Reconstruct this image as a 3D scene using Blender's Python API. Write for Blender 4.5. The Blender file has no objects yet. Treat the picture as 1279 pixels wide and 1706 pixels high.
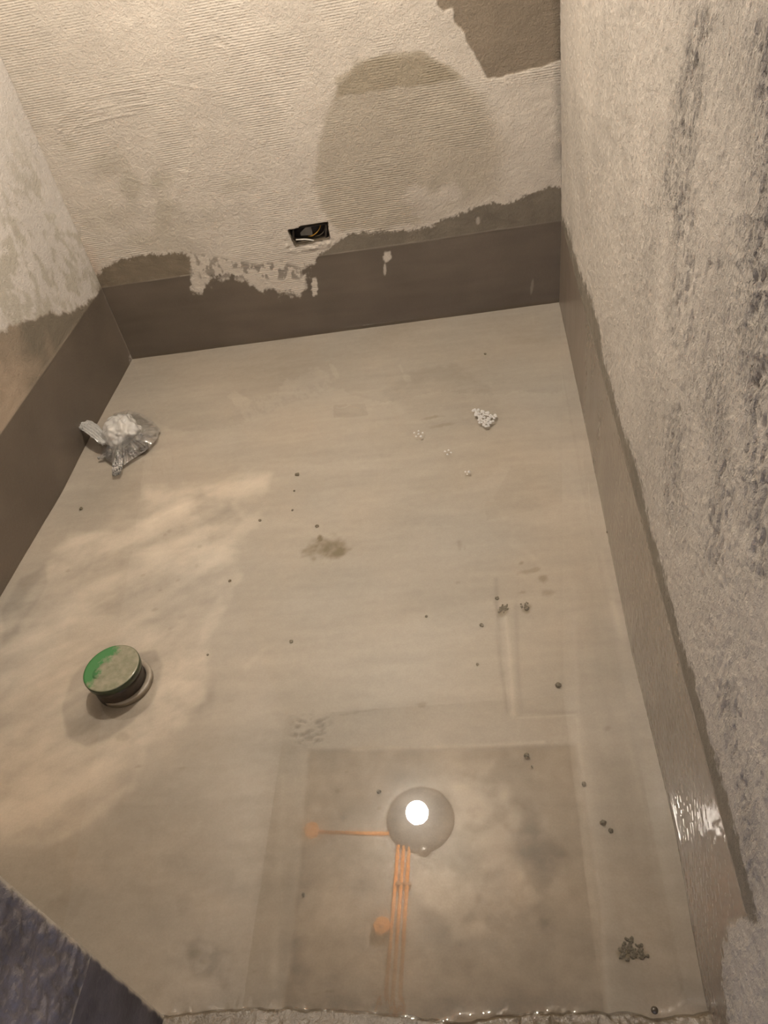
import bpy, bmesh, math, random
import numpy as np
from mathutils import Vector, Matrix

# ------------------------------------------------------------------ camera, world, lamp light, exposure
W_, H_ = 1279.0, 1706.0
FOC = 1263.957
CAM = np.array([0.0, 0.0, 1.4])
R_ = np.array([0.98658496, 0.04311565, -0.15745209])
U_ = np.array([0.08816346, 0.67102375, 0.73617548])
F_ = np.array([-0.13739478, 0.74018117, -0.65822071])

scn = bpy.context.scene
cam_d = bpy.data.cameras.new('camera')
cam_d.sensor_fit = 'VERTICAL'; cam_d.sensor_height = 36.0
cam_d.lens = FOC / H_ * 36.0
cam_d.clip_start = 0.02
cam = bpy.data.objects.new('camera', cam_d)
scn.collection.objects.link(cam)
cam.matrix_world = Matrix(((R_[0], U_[0], -F_[0], CAM[0]), (R_[1], U_[1], -F_[1], CAM[1]), (R_[2], U_[2], -F_[2], CAM[2]), (0, 0, 0, 1)))
scn.camera = cam

world = bpy.data.worlds.new('World'); scn.world = world; world.use_nodes = True
world.node_tree.nodes['Background'].inputs[0].default_value = (0.72, 0.76, 1.0, 1)
world.node_tree.nodes['Background'].inputs[1].default_value = 0.7

scn.view_settings.view_transform = 'Standard'
scn.view_settings.look = 'None'
scn.view_settings.gamma = 1.0
scn.view_settings.use_curve_mapping = False
scn.view_settings.exposure = 0.49

scn.cycles.blur_glossy = 0.05
scn.cycles.sample_clamp_indirect = 30.0

BULB_POS = Vector((-0.502, 1.848, 2.32))
BULB_COL = (1.0, 0.895, 0.760)
BULB_STRENGTH = 620.0
CEIL = 2.60
BAND = 0.2985

# ------------------------------------------------------------------ helpers
def proj(P):
    D = P - CAM
    d = D @ F_
    d = np.where(d < 0.02, 0.02, d)
    return np.stack([W_ / 2 + FOC * (D @ R_) / d, H_ / 2 - FOC * (D @ U_) / d], -1)

def on_plane(px, py, P0, n):
    d = F_ + R_ * (px - W_ / 2) / FOC - U_ * (py - H_ / 2) / FOC
    t = ((np.array(P0) - CAM) @ np.array(n)) / (d @ np.array(n))
    return CAM + t * d

def fl(px, py, z=0.0):
    return on_plane(px, py, (0, 0, z), (0, 0, 1))

def lattice(u, v, seed):
    rs = np.random.RandomState(seed)
    T = rs.rand(256, 256).astype(np.float32)
    iu = np.floor(u).astype(np.int64); iv = np.floor(v).astype(np.int64)
    fu = u - iu; fv = v - iv
    fu = fu * fu * (3 - 2 * fu); fv = fv * fv * (3 - 2 * fv)
    a = T[iu % 256, iv % 256]; b = T[(iu + 1) % 256, iv % 256]
    c = T[iu % 256, (iv + 1) % 256]; d = T[(iu + 1) % 256, (iv + 1) % 256]
    return (a * (1 - fu) + b * fu) * (1 - fv) + (c * (1 - fu) + d * fu) * fv

def fbm(u, v, scale, octv=4, seed=1, gain=0.5):
    """value noise, about -1..1"""
    s = 0; a = 1; t = 0
    ca, sa = (0.921, 0.389)
    for o in range(octv):
        uu, vv = u * ca - v * sa, u * sa + v * ca
        s = s + a * (lattice(uu * scale * 2 ** o + 17.3 * o + 60, vv * scale * 2 ** o + 9.1 * o + 60, seed + o) * 2 - 1)
        u, v = uu, vv
        t += a; a *= gain
    return s / t * 1.6

def sst(e0, e1, x):
    t = np.clip((x - e0) / (e1 - e0 + 1e-9), 0, 1)
    return t * t * (3 - 2 * t)

def poly_sd(P, pts):
    """signed distance, positive inside"""
    x, y = P[:, 0], P[:, 1]
    pts = np.array(pts, float)
    dmin = np.full(len(P), 1e9); inside = np.zeros(len(P), bool)
    for i in range(len(pts)):
        ax, ay = pts[i]; bx, by = pts[(i + 1) % len(pts)]
        ex, ey = bx - ax, by - ay
        t = np.clip(((x - ax) * ex + (y - ay) * ey) / (ex * ex + ey * ey + 1e-9), 0, 1)
        dmin = np.minimum(dmin, (x - ax - t * ex) ** 2 + (y - ay - t * ey) ** 2)
        c = ((ay > y) != (by > y)) & (x < (bx - ax) * (y - ay) / (by - ay + 1e-12) + ax)
        inside ^= c
    return np.where(inside, 1, -1) * np.sqrt(dmin)

def line_d(P, pts):
    x, y = P[:, 0], P[:, 1]
    dmin = np.full(len(P), 1e9)
    for (ax, ay), (bx, by) in zip(pts[:-1], pts[1:]):
        ex, ey = bx - ax, by - ay
        t = np.clip(((x - ax) * ex + (y - ay) * ey) / (ex * ex + ey * ey + 1e-9), 0, 1)
        dmin = np.minimum(dmin, (x - ax - t * ex) ** 2 + (y - ay - t * ey) ** 2)
    return np.sqrt(dmin)

def blob(P, cx, cy, rx, ry, ang=0.0):
    c, s = math.cos(math.radians(ang)), math.sin(math.radians(ang))
    dx, dy = P[:, 0] - cx, P[:, 1] - cy
    return np.sqrt(((dx * c + dy * s) / rx) ** 2 + ((-dx * s + dy * c) / ry) ** 2)

def mesh_grid(name, V, nu, nv, mat, col=None, rough=None, parent=None, drop=None, flip=False, comb=None):
    """V (nu*nv,3), index = i*nv + j"""
    i, j = np.meshgrid(np.arange(nu - 1), np.arange(nv - 1), indexing='ij')
    a = (i * nv + j).ravel()
    q = np.stack([a, a + nv, a + nv + 1, a + 1], -1)
    if flip: q = q[:, ::-1]
    if drop is not None: q = q[~drop(V[q].mean(1))]
    me = bpy.data.meshes.new(name)
    me.vertices.add(len(V)); me.vertices.foreach_set('co', V.astype(np.float32).ravel())
    me.loops.add(q.size); me.loops.foreach_set('vertex_index', q.astype(np.int32).ravel())
    me.polygons.add(len(q))
    me.polygons.foreach_set('loop_start', np.arange(0, q.size, 4, dtype=np.int32))
    me.polygons.foreach_set('use_smooth', np.ones(len(q), bool))
    me.update(calc_edges=True)
    if col is not None:
        at = me.attributes.new('albedo', 'FLOAT_COLOR', 'POINT')
        at.data.foreach_set('color', np.concatenate([np.clip(col, 0, 1), np.ones((len(V), 1))], 1).astype(np.float32).ravel())
    if rough is not None:
        at = me.attributes.new('gloss_wear', 'FLOAT', 'POINT')
        at.data.foreach_set('value', rough.astype(np.float32))
    if comb is not None:
        at = me.attributes.new('comb', 'FLOAT', 'POINT')
        at.data.foreach_set('value', np.clip(comb, 0, 1).astype(np.float32))
    me.materials.append(mat)
    o = bpy.data.objects.new(name, me); scn.collection.objects.link(o)
    if parent: o.parent = parent
    return o

def obj(name, bm, mat, parent=None, smooth=True):
    me = bpy.data.meshes.new(name)
    bmesh.ops.recalc_face_normals(bm, faces=bm.faces)
    bm.to_mesh(me); bm.free()
    for p in me.polygons: p.use_smooth = smooth
    me.materials.append(mat)
    o = bpy.data.objects.new(name, me); scn.collection.objects.link(o)
    if parent: o.parent = parent
    return o

def empty(name, loc=(0, 0, 0)):
    o = bpy.data.objects.new(name, None); scn.collection.objects.link(o)
    o.location = loc; o.empty_display_size = 0.05
    return o

def tag(o, label=None, cat=None, group=None, kind=None):
    if label: o['label'] = label
    if cat: o['category'] = cat
    if group: o['group'] = group
    if kind: o['kind'] = kind
    return o

def box(bm, c, s, rz=0.0):
    m = Matrix.Translation(Vector(c)) @ Matrix.Rotation(rz, 4, 'Z') @ Matrix.Diagonal((s[0], s[1], s[2], 1))
    return bmesh.ops.create_cube(bm, size=1.0, matrix=m)

def lathe(bm, prof, n=48, c=(0, 0, 0)):
    rings = []
    for r, z in prof:
        if r < 1e-6:
            rings.append([bm.verts.new((c[0], c[1], c[2] + z))])
        else:
            rings.append([bm.verts.new((c[0] + r * math.cos(2 * math.pi * k / n), c[1] + r * math.sin(2 * math.pi * k / n), c[2] + z)) for k in range(n)])
    for A, B in zip(rings[:-1], rings[1:]):
        for k in range(n):
            a, b = A[k % len(A)], A[(k + 1) % len(A)]
            d, e = B[k % len(B)], B[(k + 1) % len(B)]
            f = []
            for v in (a, b, e, d):
                if v not in f: f.append(v)
            if len(f) >= 3: bm.faces.new(f)

def tube(bm, pts, r, n=10, cap=True):
    pts = [Vector(p) for p in pts]; rings = []
    up = Vector((0.13, 0.21, 0.97)).normalized()
    for i, p in enumerate(pts):
        t = (pts[min(i + 1, len(pts) - 1)] - pts[max(i - 1, 0)]).normalized()
        a = t.cross(up)
        if a.length < 1e-3: a = t.cross(Vector((1, 0, 0)))
        a.normalize(); b = t.cross(a)
        rr = r[i] if isinstance(r, (list, tuple)) else r
        rings.append([bm.verts.new(p + (a * math.cos(2 * math.pi * k / n) + b * math.sin(2 * math.pi * k / n)) * rr) for k in range(n)])
    for A, B in zip(rings[:-1], rings[1:]):
        for k in range(n): bm.faces.new((A[k], A[(k + 1) % n], B[(k + 1) % n], B[k]))
    if cap:
        bm.faces.new(rings[0][::-1]); bm.faces.new(rings[-1])

# ------------------------------------------------------------------ materials
def new_mat(name):
    m = bpy.data.materials.new(name); m.use_nodes = True
    nt = m.node_tree
    return m, nt, nt.nodes['Principled BSDF'], nt.nodes['Material Output']

def N(nt, t, **kw):
    n = nt.nodes.new(t)
    for k, v in kw.items(): setattr(n, k, v)
    return n

def noise_node(nt, scale, detail=6, rough=0.6, vec=None):
    n = N(nt, 'ShaderNodeTexNoise'); n.inputs['Scale'].default_value = scale
    n.inputs['Detail'].default_value = detail; n.inputs['Roughness'].default_value = rough
    if vec: nt.links.new(vec, n.inputs['Vector'])
    return n

def surface_mat(name, bump_scales, spec=0.5, comb=None, smin=0.05):
    """albedo and roughness come from attributes filled below, grain and relief from nodes; the grain is
    scaled by the same roughness wear so that trowelled smooth wet bands stay smooth"""
    m, nt, b, out = new_mat(name)
    tc = N(nt, 'ShaderNodeTexCoord')
    at = N(nt, 'ShaderNodeAttribute', attribute_name='albedo')
    gw = N(nt, 'ShaderNodeAttribute', attribute_name='gloss_wear')
    n1 = noise_node(nt, 260, 4, 0.7, tc.outputs['Object'])
    mr = N(nt, 'ShaderNodeMapRange'); mr.inputs[1].default_value = 0.3; mr.inputs[2].default_value = 0.7
    mr.inputs[3].default_value = 0.94; mr.inputs[4].default_value = 1.06
    nt.links.new(n1.outputs['Fac'], mr.inputs[0])
    mx = N(nt, 'ShaderNodeVectorMath', operation='SCALE')
    nt.links.new(at.outputs['Color'], mx.inputs[0]); nt.links.new(mr.outputs[0], mx.inputs['Scale'])
    nt.links.new(mx.outputs[0], b.inputs['Base Color'])
    nt.links.new(gw.outputs['Fac'], b.inputs['Roughness'])
    b.inputs['Specular IOR Level'].default_value = spec
    prev = None
    st = N(nt, 'ShaderNodeMapRange'); st.inputs[1].default_value = 0.3; st.inputs[2].default_value = 0.85
    st.inputs[3].default_value = smin; st.inputs[4].default_value = 1.0
    nt.links.new(gw.outputs['Fac'], st.inputs[0])
    for sc, dist, stretch in bump_scales:
        mp = N(nt, 'ShaderNodeMapping'); mp.inputs['Scale'].default_value = stretch
        nt.links.new(tc.outputs['Object'], mp.inputs['Vector'])
        nn = noise_node(nt, sc, 5, 0.62, mp.outputs[0])
        bp = N(nt, 'ShaderNodeBump'); bp.inputs['Distance'].default_value = dist
        nt.links.new(st.outputs[0], bp.inputs['Strength'])
        nt.links.new(nn.outputs['Fac'], bp.inputs['Height'])
        if prev: nt.links.new(prev.outputs[0], bp.inputs['Normal'])
        prev = bp
    if comb:
        ca = N(nt, 'ShaderNodeAttribute', attribute_name='comb')
        mp = N(nt, 'ShaderNodeMapping'); mp.inputs['Scale'].default_value = comb[1]
        nt.links.new(tc.outputs['Object'], mp.inputs['Vector'])
        if comb[0] == 'ridges':        # fine parallel trowel ridges
            wv = N(nt, 'ShaderNodeTexWave', bands_direction='Z'); wv.inputs['Scale'].default_value = comb[2]
            wv.inputs['Distortion'].default_value = 5.0; wv.inputs['Detail'].default_value = 4; wv.inputs['Detail Scale'].default_value = 0.35
            nt.links.new(mp.outputs[0], wv.inputs['Vector']); hgt = wv.outputs['Fac']
        else:                          # torn fissures left by dragging the float over stiff plaster
            nn = noise_node(nt, comb[2], 4, 0.6, mp.outputs[0])
            rr = N(nt, 'ShaderNodeMapRange'); rr.inputs[1].default_value = 0.50; rr.inputs[2].default_value = 0.60
            rr.inputs[3].default_value = 1.0; rr.inputs[4].default_value = 0.0
            nt.links.new(nn.outputs['Fac'], rr.inputs[0]); hgt = rr.outputs[0]
        ml = N(nt, 'ShaderNodeMath', operation='MULTIPLY'); nt.links.new(hgt, ml.inputs[0]); nt.links.new(ca.outputs['Fac'], ml.inputs[1])
        bp = N(nt, 'ShaderNodeBump'); bp.inputs['Distance'].default_value = comb[3]
        nt.links.new(ml.outputs[0], bp.inputs['Height']); nt.links.new(prev.outputs[0], bp.inputs['Normal'])
        prev = bp
    nt.links.new(prev.outputs[0], b.inputs['Normal'])
    return m

def simple_mat(name, col, rough=0.5, noise=0.12, scale=60, metal=0.0, bump=0.0, spec=0.5):
    m, nt, b, out = new_mat(name)
    tc = N(nt, 'ShaderNodeTexCoord')
    nn = noise_node(nt, scale, 5, 0.6, tc.outputs['Object'])
    mr = N(nt, 'ShaderNodeMapRange'); mr.inputs[1].default_value = 0.3; mr.inputs[2].default_value = 0.7
    mr.inputs[3].default_value = 1 - noise; mr.inputs[4].default_value = 1 + noise
    nt.links.new(nn.outputs['Fac'], mr.inputs[0])
    rg = N(nt, 'ShaderNodeRGB'); rg.outputs[0].default_value = (*col, 1)
    mx = N(nt, 'ShaderNodeVectorMath', operation='SCALE')
    nt.links.new(rg.outputs[0], mx.inputs[0]); nt.links.new(mr.outputs[0], mx.inputs['Scale'])
    nt.links.new(mx.outputs[0], b.inputs['Base Color'])
    b.inputs['Roughness'].default_value = rough; b.inputs['Metallic'].default_value = metal
    b.inputs['Specular IOR Level'].default_value = spec
    if bump:
        bp = N(nt, 'ShaderNodeBump'); bp.inputs['Distance'].default_value = bump
        nt.links.new(nn.outputs['Fac'], bp.inputs['Height']); nt.links.new(bp.outputs[0], b.inputs['Normal'])
    return m

def clear_mat(name, ior=1.33, rough=0.0, tint=(1, 1, 1), white=0.0, gloss=1.0, bump=0.0, bscale=40, wcol=(.9, .9, .9)):
    """thin clear layer: Fresnel mix of a mirror coat over a transparent body, with an optional milky part"""
    m = bpy.data.materials.new(name); m.use_nodes = True
    nt = m.node_tree; nt.nodes.clear()
    out = N(nt, 'ShaderNodeOutputMaterial')
    tr = N(nt, 'ShaderNodeBsdfTransparent'); tr.inputs[0].default_value = (*tint, 1)
    gl = N(nt, 'ShaderNodeBsdfGlossy'); gl.inputs['Roughness'].default_value = rough
    gl.inputs[0].default_value = (gloss, gloss, gloss, 1)
    fr = N(nt, 'ShaderNodeFresnel'); fr.inputs['IOR'].default_value = ior
    mix = N(nt, 'ShaderNodeMixShader')
    body = tr
    if white > 0:
        df = N(nt, 'ShaderNodeBsdfDiffuse'); df.inputs[0].default_value = (*wcol, 1)
        tl = N(nt, 'ShaderNodeBsdfTranslucent'); tl.inputs[0].default_value = (*wcol, 1)
        m1 = N(nt, 'ShaderNodeMixShader'); m1.inputs[0].default_value = 0.35
        nt.links.new(df.outputs[0], m1.inputs[1]); nt.links.new(tl.outputs[0], m1.inputs[2])
        m2 = N(nt, 'ShaderNodeMixShader'); m2.inputs[0].default_value = white
        nt.links.new(tr.outputs[0], m2.inputs[1]); nt.links.new(m1.outputs[0], m2.inputs[2])
        body = m2
    nt.links.new(fr.outputs[0], mix.inputs[0])
    nt.links.new(body.outputs[0], mix.inputs[1]); nt.links.new(gl.outputs[0], mix.inputs[2])
    if bump:
        tc = N(nt, 'ShaderNodeTexCoord'); nn = noise_node(nt, bscale, 3, 0.5, tc.outputs['Object'])
        bp = N(nt, 'ShaderNodeBump'); bp.inputs['Distance'].default_value = bump
        nt.links.new(nn.outputs['Fac'], bp.inputs['Height'])
        nt.links.new(bp.outputs[0], gl.inputs['Normal']); nt.links.new(bp.outputs[0], fr.inputs['Normal'])
    nt.links.new(mix.outputs[0], out.inputs[0])
    return m

M_wall = surface_mat('plaster', [(100, 0.0042, (1, 1, 1)), (280, 0.0019, (1, 1, 1))], 0.3, comb=('ridges', (.25, .25, 1), 44, 0.0008))
M_wall_r = surface_mat('coarse_plaster', [(150, 0.0042, (1, 1, 0.9)), (420, 0.0016, (1, 1, 1))], 0.8, comb=('fissures', (1, 1, .38), 230, 0.0022), smin=.004)
M_floor = surface_mat('floor_cement', [(30, 0.0008, (1, 1, 1))], 0.25)
M_sill = surface_mat('wet_cement', [(60, 0.003, (1, 1, 1)), (170, 0.0016, (1, 1, 1))], 0.9, smin=.9)
M_water = clear_mat('water_surface', ior=1.55, rough=0.010, tint=(0.985, 0.98, 0.965), bump=0.0, bscale=5)
nt = M_water.node_tree      # rough second lobe added to imitate the glow around the mirrored bulb
g0 = next(n for n in nt.nodes if n.type == 'BSDF_GLOSSY'); g1_ = N(nt, 'ShaderNodeBsdfGlossy'); g1_.inputs['Roughness'].default_value = 0.16
mxs = next(n for n in nt.nodes if n.type == 'MIX_SHADER' and n.inputs[2].is_linked and n.inputs[2].links[0].from_node == g0)
mg = N(nt, 'ShaderNodeMixShader'); mg.inputs[0].default_value = 0.05
nt.links.new(g0.outputs[0], mg.inputs[1]); nt.links.new(g1_.outputs[0], mg.inputs[2]); nt.links.new(mg.outputs[0], mxs.inputs[2])
M_conc = simple_mat('ceiling_concrete', (0.46, 0.44, 0.41), 0.9, 0.25, 5, bump=0.003, spec=0.2)
M_plain = simple_mat('outer_plaster', (0.5, 0.48, 0.45), 0.9, 0.1, 30, bump=0.003, spec=0.2)

# palette (albedos)
C_back = np.array([0.57, 0.52, 0.455]); C_right = np.array([0.52, 0.475, 0.42])
C_left = np.array([0.60, 0.57, 0.54])
C_band = np.array([0.135, 0.112, 0.090]); C_damp = np.array([0.27, 0.235, 0.185])
C_floor = np.array([0.375, 0.340, 0.298])

def axis(lo, hi, step0, step1=None):
    step1 = step1 or step0
    xs = [lo]
    while xs[-1] < hi:
        f = (xs[-1] - lo) / (hi - lo); xs.append(xs[-1] + step0 * (1 - f) + step1 * f)
    xs[-1] = hi
    return np.array(xs)

def lerp(A, B, t): return A * (1 - t[:, None]) + B * t[:, None]

# room corners (floor plan)
LC = np.array([-1.37832775, 2.65704599, 0.0]); RC = np.array([0.33874511, 2.69047468, 0.0])
d_b = (RC - LC) / np.linalg.norm(RC - LC); n_b = np.array([d_b[1], -d_b[0], 0])
d_r = -np.array([math.sin(0.02491), math.cos(0.02491), 0]); n_r = np.array([d_r[1], -d_r[0], 0]) 
if n_r[0] > 0: n_r = -n_r
d_l = -np.array([math.sin(-0.00545), math.cos(-0.00545), 0]); n_l = np.array([-d_l[1], d_l[0], 0])
if n_l[0] < 0: n_l = -n_l

def wall_grid(O, d, n, s, z):
    S_, Z_ = np.meshgrid(s, z, indexing='ij')
    S_, Z_ = S_.ravel(), Z_.ravel()
    P0 = O[None] + S_[:, None] * d[None]; P0 = P0 + np.array([0, 0, 1.0])[None] * Z_[:, None]
    return S_, Z_, P0

def z_axis(step): return np.concatenate([axis(-0.03, 1.34, step)[:-1], axis(1.34, CEIL, 0.05)])

# ------------------------------------------------------------------ back wall
L_b = np.linalg.norm(RC - LC)
s = axis(0, L_b, 0.0033); z = z_axis(0.0033)
S_, Z_, P = wall_grid(LC, d_b, n_b, s, z)
X = proj(P)
nz = lambda sc, o=4, sd=1, au=1, av=1: fbm(S_ * au, Z_ * av, sc, o, sd)
# irregular line between wet membrane and dry plaster (in photo pixels, seen on this wall)
wet_poly = [(100, 700), (100, 480), (160, 462), (172, 447), (190, 437), (215, 428), (250, 423), (300, 421), (318, 424), (322, 458), (318, 478), (335, 480), (352, 468), (385, 465),
            (412, 470), (430, 480), (462, 488), (494, 490), (508, 478), (512, 440), (530, 425), (552, 412), (565, 400), (590, 388), (625, 386), (690, 384), (730, 370), (775, 352),
            (820, 338), (842, 342), (870, 328), (905, 316), (990, 300), (990, 700)]
wrp = 3.0 * nz(45, 4, 3)
feath = sst(300, 330, X[:, 0]) * sst(540, 515, X[:, 0])
sd_wet = poly_sd(X, wet_poly) + wrp + feath * 9 * nz(42, 4, 6, 1, .6) + 2.5 * nz(220, 2, 5)
wet = sst(-1.5 - 2 * feath, 2.0 + 3 * feath, sd_wet)
# feathery brown patches eaten out of the light plaster just under the socket
eat = sst(0.05, 0.32, nz(38, 4, 8) - 0.1) * sst(0, 8, poly_sd(X, [(315, 422), (345, 430), (400, 428), (470, 440), (520, 430), (520, 492), (318, 484)]))
eat2 = np.clip(sst(0.05, 0.3, nz(62, 4, 31, 1, .7) + 0.12) * sst(0, 8, poly_sd(X, [(318, 418), (360, 424), (430, 436), (470, 430), (520, 450), (500, 470), (330, 468)])), 0, 1)
wet = np.clip(wet + 0.85 * eat2 * 0.8, 0, 1)
lightdrop = np.maximum.reduce([sst(1.0, 0.75, blob(X, 524, 476, 6, 17) + 0.25 * nz(90, 2, 12)), sst(1, 0.7, blob(X, 645, 427, 8, 10) + 0.2 * nz(90, 2, 12)), sst(1, .6, blob(X, 641, 449, 3, 12)) * 0.8,
                               sst(1, .6, blob(X, 796, 368, 4, 8)) * 0.5, sst(1, .6, blob(X, 886, 478, 3, 16, 8)) * 0.25])
wet = wet * (1 - lightdrop)
inband = sst(BAND + 0.002, BAND - 0.002, Z_ + 0.004 * nz(3, 2, 4))
dry = C_back[None] * (1 + 0.05 * nz(4, 4, 20) + 0.05 * nz(25, 4, 21))[:, None]
# greenish damp blotches at left, large damp cloud right of centre, dark unplastered patch in the top corner
gb = np.zeros(len(P))
for (cx_, cy_, rx, ry, st) in [(180, 280, 45, 30, .5), (215, 300, 26, 30, .6), (262, 305, 22, 25, .7), (268, 350, 20, 45, .6), (120, 243, 14, 12, .5), (300, 360, 60, 30, .35), (400, 310, 25, 16, .3), (180, 360, 50, 30, .3), (260, 405, 60, 20, .45)]:
    gb = np.maximum(gb, st * sst(1.25, 0.35, blob(X, cx_, cy_, rx, ry) + 0.5 * nz(16, 4, 40)))
dry = lerp(dry, dry * np.array([0.74, 0.74, 0.68]), gb)
cloud = poly_sd(X, [(590, 95), (640, 88), (700, 85), (740, 105), (775, 130), (810, 150), (830, 200), (845, 235), (850, 270), (840, 330), (760, 360), (700, 380), (600, 388), (560, 395), (525, 350), (522, 290), (524, 235), (545, 175), (560, 140), (575, 120)]) + 7 * nz(14, 4, 50)
cw = 1 + 3 * sst(680, 800, X[:, 0]) * sst(130, 200, X[:, 1])
cl = sst(-4 * cw, 10 * cw, cloud)
lighter = np.maximum(sst(1.2, 0.4, blob(X, 715, 335, 40, 28) + .4 * nz(25, 3, 52)), sst(1.2, .4, blob(X, 750, 322, 24, 20)))
rim = poly_sd(X, [(560, 130), (640, 88), (700, 85), (740, 105), (780, 132), (700, 142), (620, 152), (560, 165)]) + 4 * nz(20, 3, 53)
dry = lerp(dry, dry * np.array([0.76, 0.745, 0.70]), cl * (1 - 0.85 * lighter))
dry = lerp(dry, dry * np.array([0.76, 0.74, 0.68]), sst(-3, 5, rim))
pale = sst(1.2, .5, blob(X, 870, 190, 60, 60) + .3 * nz(12, 3, 55))
dry = lerp(dry, dry * 1.06, pale * 0.6)
recess = poly_sd(X, [(722, -60), (728, 8), (738, 19), (753, 16), (758, 38), (770, 52), (776, 70), (790, 88), (800, 110), (812, 130), (830, 131), (870, 120), (912, 109), (924, 104), (960, 96), (960, -60)]) + 2.2 * nz(40, 3, 60)
rc_m = sst(-1.0, 2.2, recess)
dry = lerp(dry, np.array([0.235, 0.195, 0.148])[None] * (1 + 0.10 * nz(12, 4, 61))[:, None], rc_m)
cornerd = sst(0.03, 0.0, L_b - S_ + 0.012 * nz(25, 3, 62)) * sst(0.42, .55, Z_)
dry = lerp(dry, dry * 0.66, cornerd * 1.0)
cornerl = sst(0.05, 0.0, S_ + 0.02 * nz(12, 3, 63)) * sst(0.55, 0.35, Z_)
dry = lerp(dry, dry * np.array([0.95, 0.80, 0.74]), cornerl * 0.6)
band_c = lerp(C_damp[None] * 0.66 * (1 + 0.12 * nz(30, 4, 70))[:, None], C_band[None] * (1 + 0.10 * nz(7, 4, 71) + 0.06 * nz(40, 2, 72, 0.15))[:, None], inband)
left_damp = sst(345, 300, X[:, 0]) * (1 - inband)
band_c = lerp(band_c, band_c * np.array([1.1, 1.05, .98]), left_damp)
edge_l = np.exp(-((Z_ - BAND - 0.0025 * nz(2, 2, 75)) / 0.0016) ** 2) * np.clip(0.55 + 0.7 * nz(6, 3, 74), 0, 1)
edge_l = edge_l * np.where((X[:, 0] > 300) & (X[:, 0] < 400), 1.6, 0.6)
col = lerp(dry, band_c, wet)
col = lerp(col, np.array([0.42, 0.38, 0.32])[None] * np.ones((len(P), 1)), np.clip(edge_l, 0, 1) * 0.8)
rough = 0.9 - wet * (0.25 + 0.30 * inband) + 0.05 * nz(20, 3, 77)
# relief
rel = 0.0016 * nz(3.2, 3, 80) + 0.0009 * nz(30, 4, 81) * (1 - 0.8 * inband * wet)
combing = np.sin((Z_ - 0.09 * S_ + 0.02 * nz(4, 3, 82)) * 2 * math.pi / 0.0125 + 1.2 * nz(20, 2, 83))
comb_b = sst(-.1, .7, nz(5, 3, 84) + 0.5 * cl) * (1 - wet) * (1 - .8 * rc_m)
def strokes(path, spacing, count, amp, r=2.2):
    """parallel trowel ridges following a path, one beside the next"""
    out = 0
    for k in range(count):
        off = (k - count / 2) * spacing
        pts = [(x + off * 0.25, y + off) for x, y in path]
        w = 1 + 0.3 * math.sin(k * 2.3)
        brk = sst(-.35, .1, fbm(S_ + k * .31, Z_, 14, 2, 300 + k))
        dd = line_d(X, pts) + 0.6 * nz(60, 2, 90)
        out = out + amp * w * brk * np.exp(-(dd / r) ** 2)
    return out
rel += strokes([(100, 222), (125, 200), (155, 186), (200, 176), (245, 170)], 6.5, 7, 0.0017)
rel += strokes([(270, 128), (300, 136), (345, 142)], 7, 4, 0.0010, 1.8)
rel += strokes([(352, 62), (376, 70), (400, 78)], 6.5, 8, 0.0013, 1.8)
rel += strokes([(362, 12), (385, 18), (404, 20)], 6, 5, 0.0010, 1.8)
rel += strokes([(420, 152), (480, 146), (520, 140)], 7, 4, 0.0007, 1.8)
rel += strokes([(215, 308), (235, 316), (250, 322)], 6, 4, 0.0012, 1.8)
rel += strokes([(292, 284), (304, 290), (318, 290)], 6, 3, 0.0012, 1.8)
rel += 0.0016 * np.exp(-((line_d(X, [(322, 222), (318, 262), (311, 304)]) + .8 * nz(80, 2, 93)) / 1.8) ** 2)
rel += 0.0025 * np.clip(nz(34, 4, 94), 0, 1) * sst(1.2, .3, blob(X, 905, 200, 35, 60))
rel += -0.004 * rc_m
rel += 0.0012 * wet * inband * np.exp(-((Z_ - BAND) / 0.002) ** 2)
lip = poly_sd(X, [(478, 382), (548, 368), (551, 399), (488, 413)])
rel += 0.004 * np.exp(-((lip + 6) / 5) ** 2) * np.clip(0.6 + nz(70, 3, 96), 0, 2) * sst(385, 400, X[:, 1])
off = np.interp(S_, [0, .58, 1.18, L_b], [0.003, -0.012, -0.007, -0.003]) * sst(BAND + .05, 0, Z_)
Pd = P + n_b[None] * (rel + 0 * off)[:, None]
hole_px = [(479, 383), (497, 379), (498, 377), (546, 369), (550, 398), (520, 404), (492, 411), (486, 401)]
def drop_hole(c): return poly_sd(proj(c), hole_px) > 0
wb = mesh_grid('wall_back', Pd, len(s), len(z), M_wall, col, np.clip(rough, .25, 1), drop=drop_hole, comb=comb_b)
tag(wb, kind='structure')

# ------------------------------------------------------------------ right wall
z = z_axis(0.0033)
s = np.concatenate([axis(0, 1.5, 0.0052, 0.0036)[:-1], axis(1.5, 2.45, 0.0034, 0.0022)[:-1], axis(2.45, 3.6, 0.02, 0.05)])
S_, Z_, P = wall_grid(RC, d_r, n_r, s, z)
X = proj(P)
front = (P[:, 1] > 0.15)
Xs = np.where(front[:, None], X, 5000.0)
wr = [(930, 300), (933, 357), (948, 385), (958, 425), (970, 460), (985, 500), (998, 540), (1004, 590), (1018, 640), (1029, 690), (1046, 735), (1062, 775), (1072, 830), (1092, 905), (1112, 975), (1130, 1045), (1148, 1105), (1166, 1160), (1182, 1220), (1197, 1285),
      (1218, 1350), (1238, 1420), (1258, 1500), (1268, 1540), (1262, 1545), (1238, 1530), (1222, 1545), (1216, 1600), (1222, 1660), (1232, 1720), (1232, 1900), (700, 1900), (700, 300)]
sd_w = poly_sd(X, wr)
sd_w = sd_w + 3.0 * nz(30, 3, 103, 1, 1) + 3.0 * nz(140, 2, 105)
wet = np.where(front, sst(-2, 3, sd_w), (Z_ < 0.12).astype(float))
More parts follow.
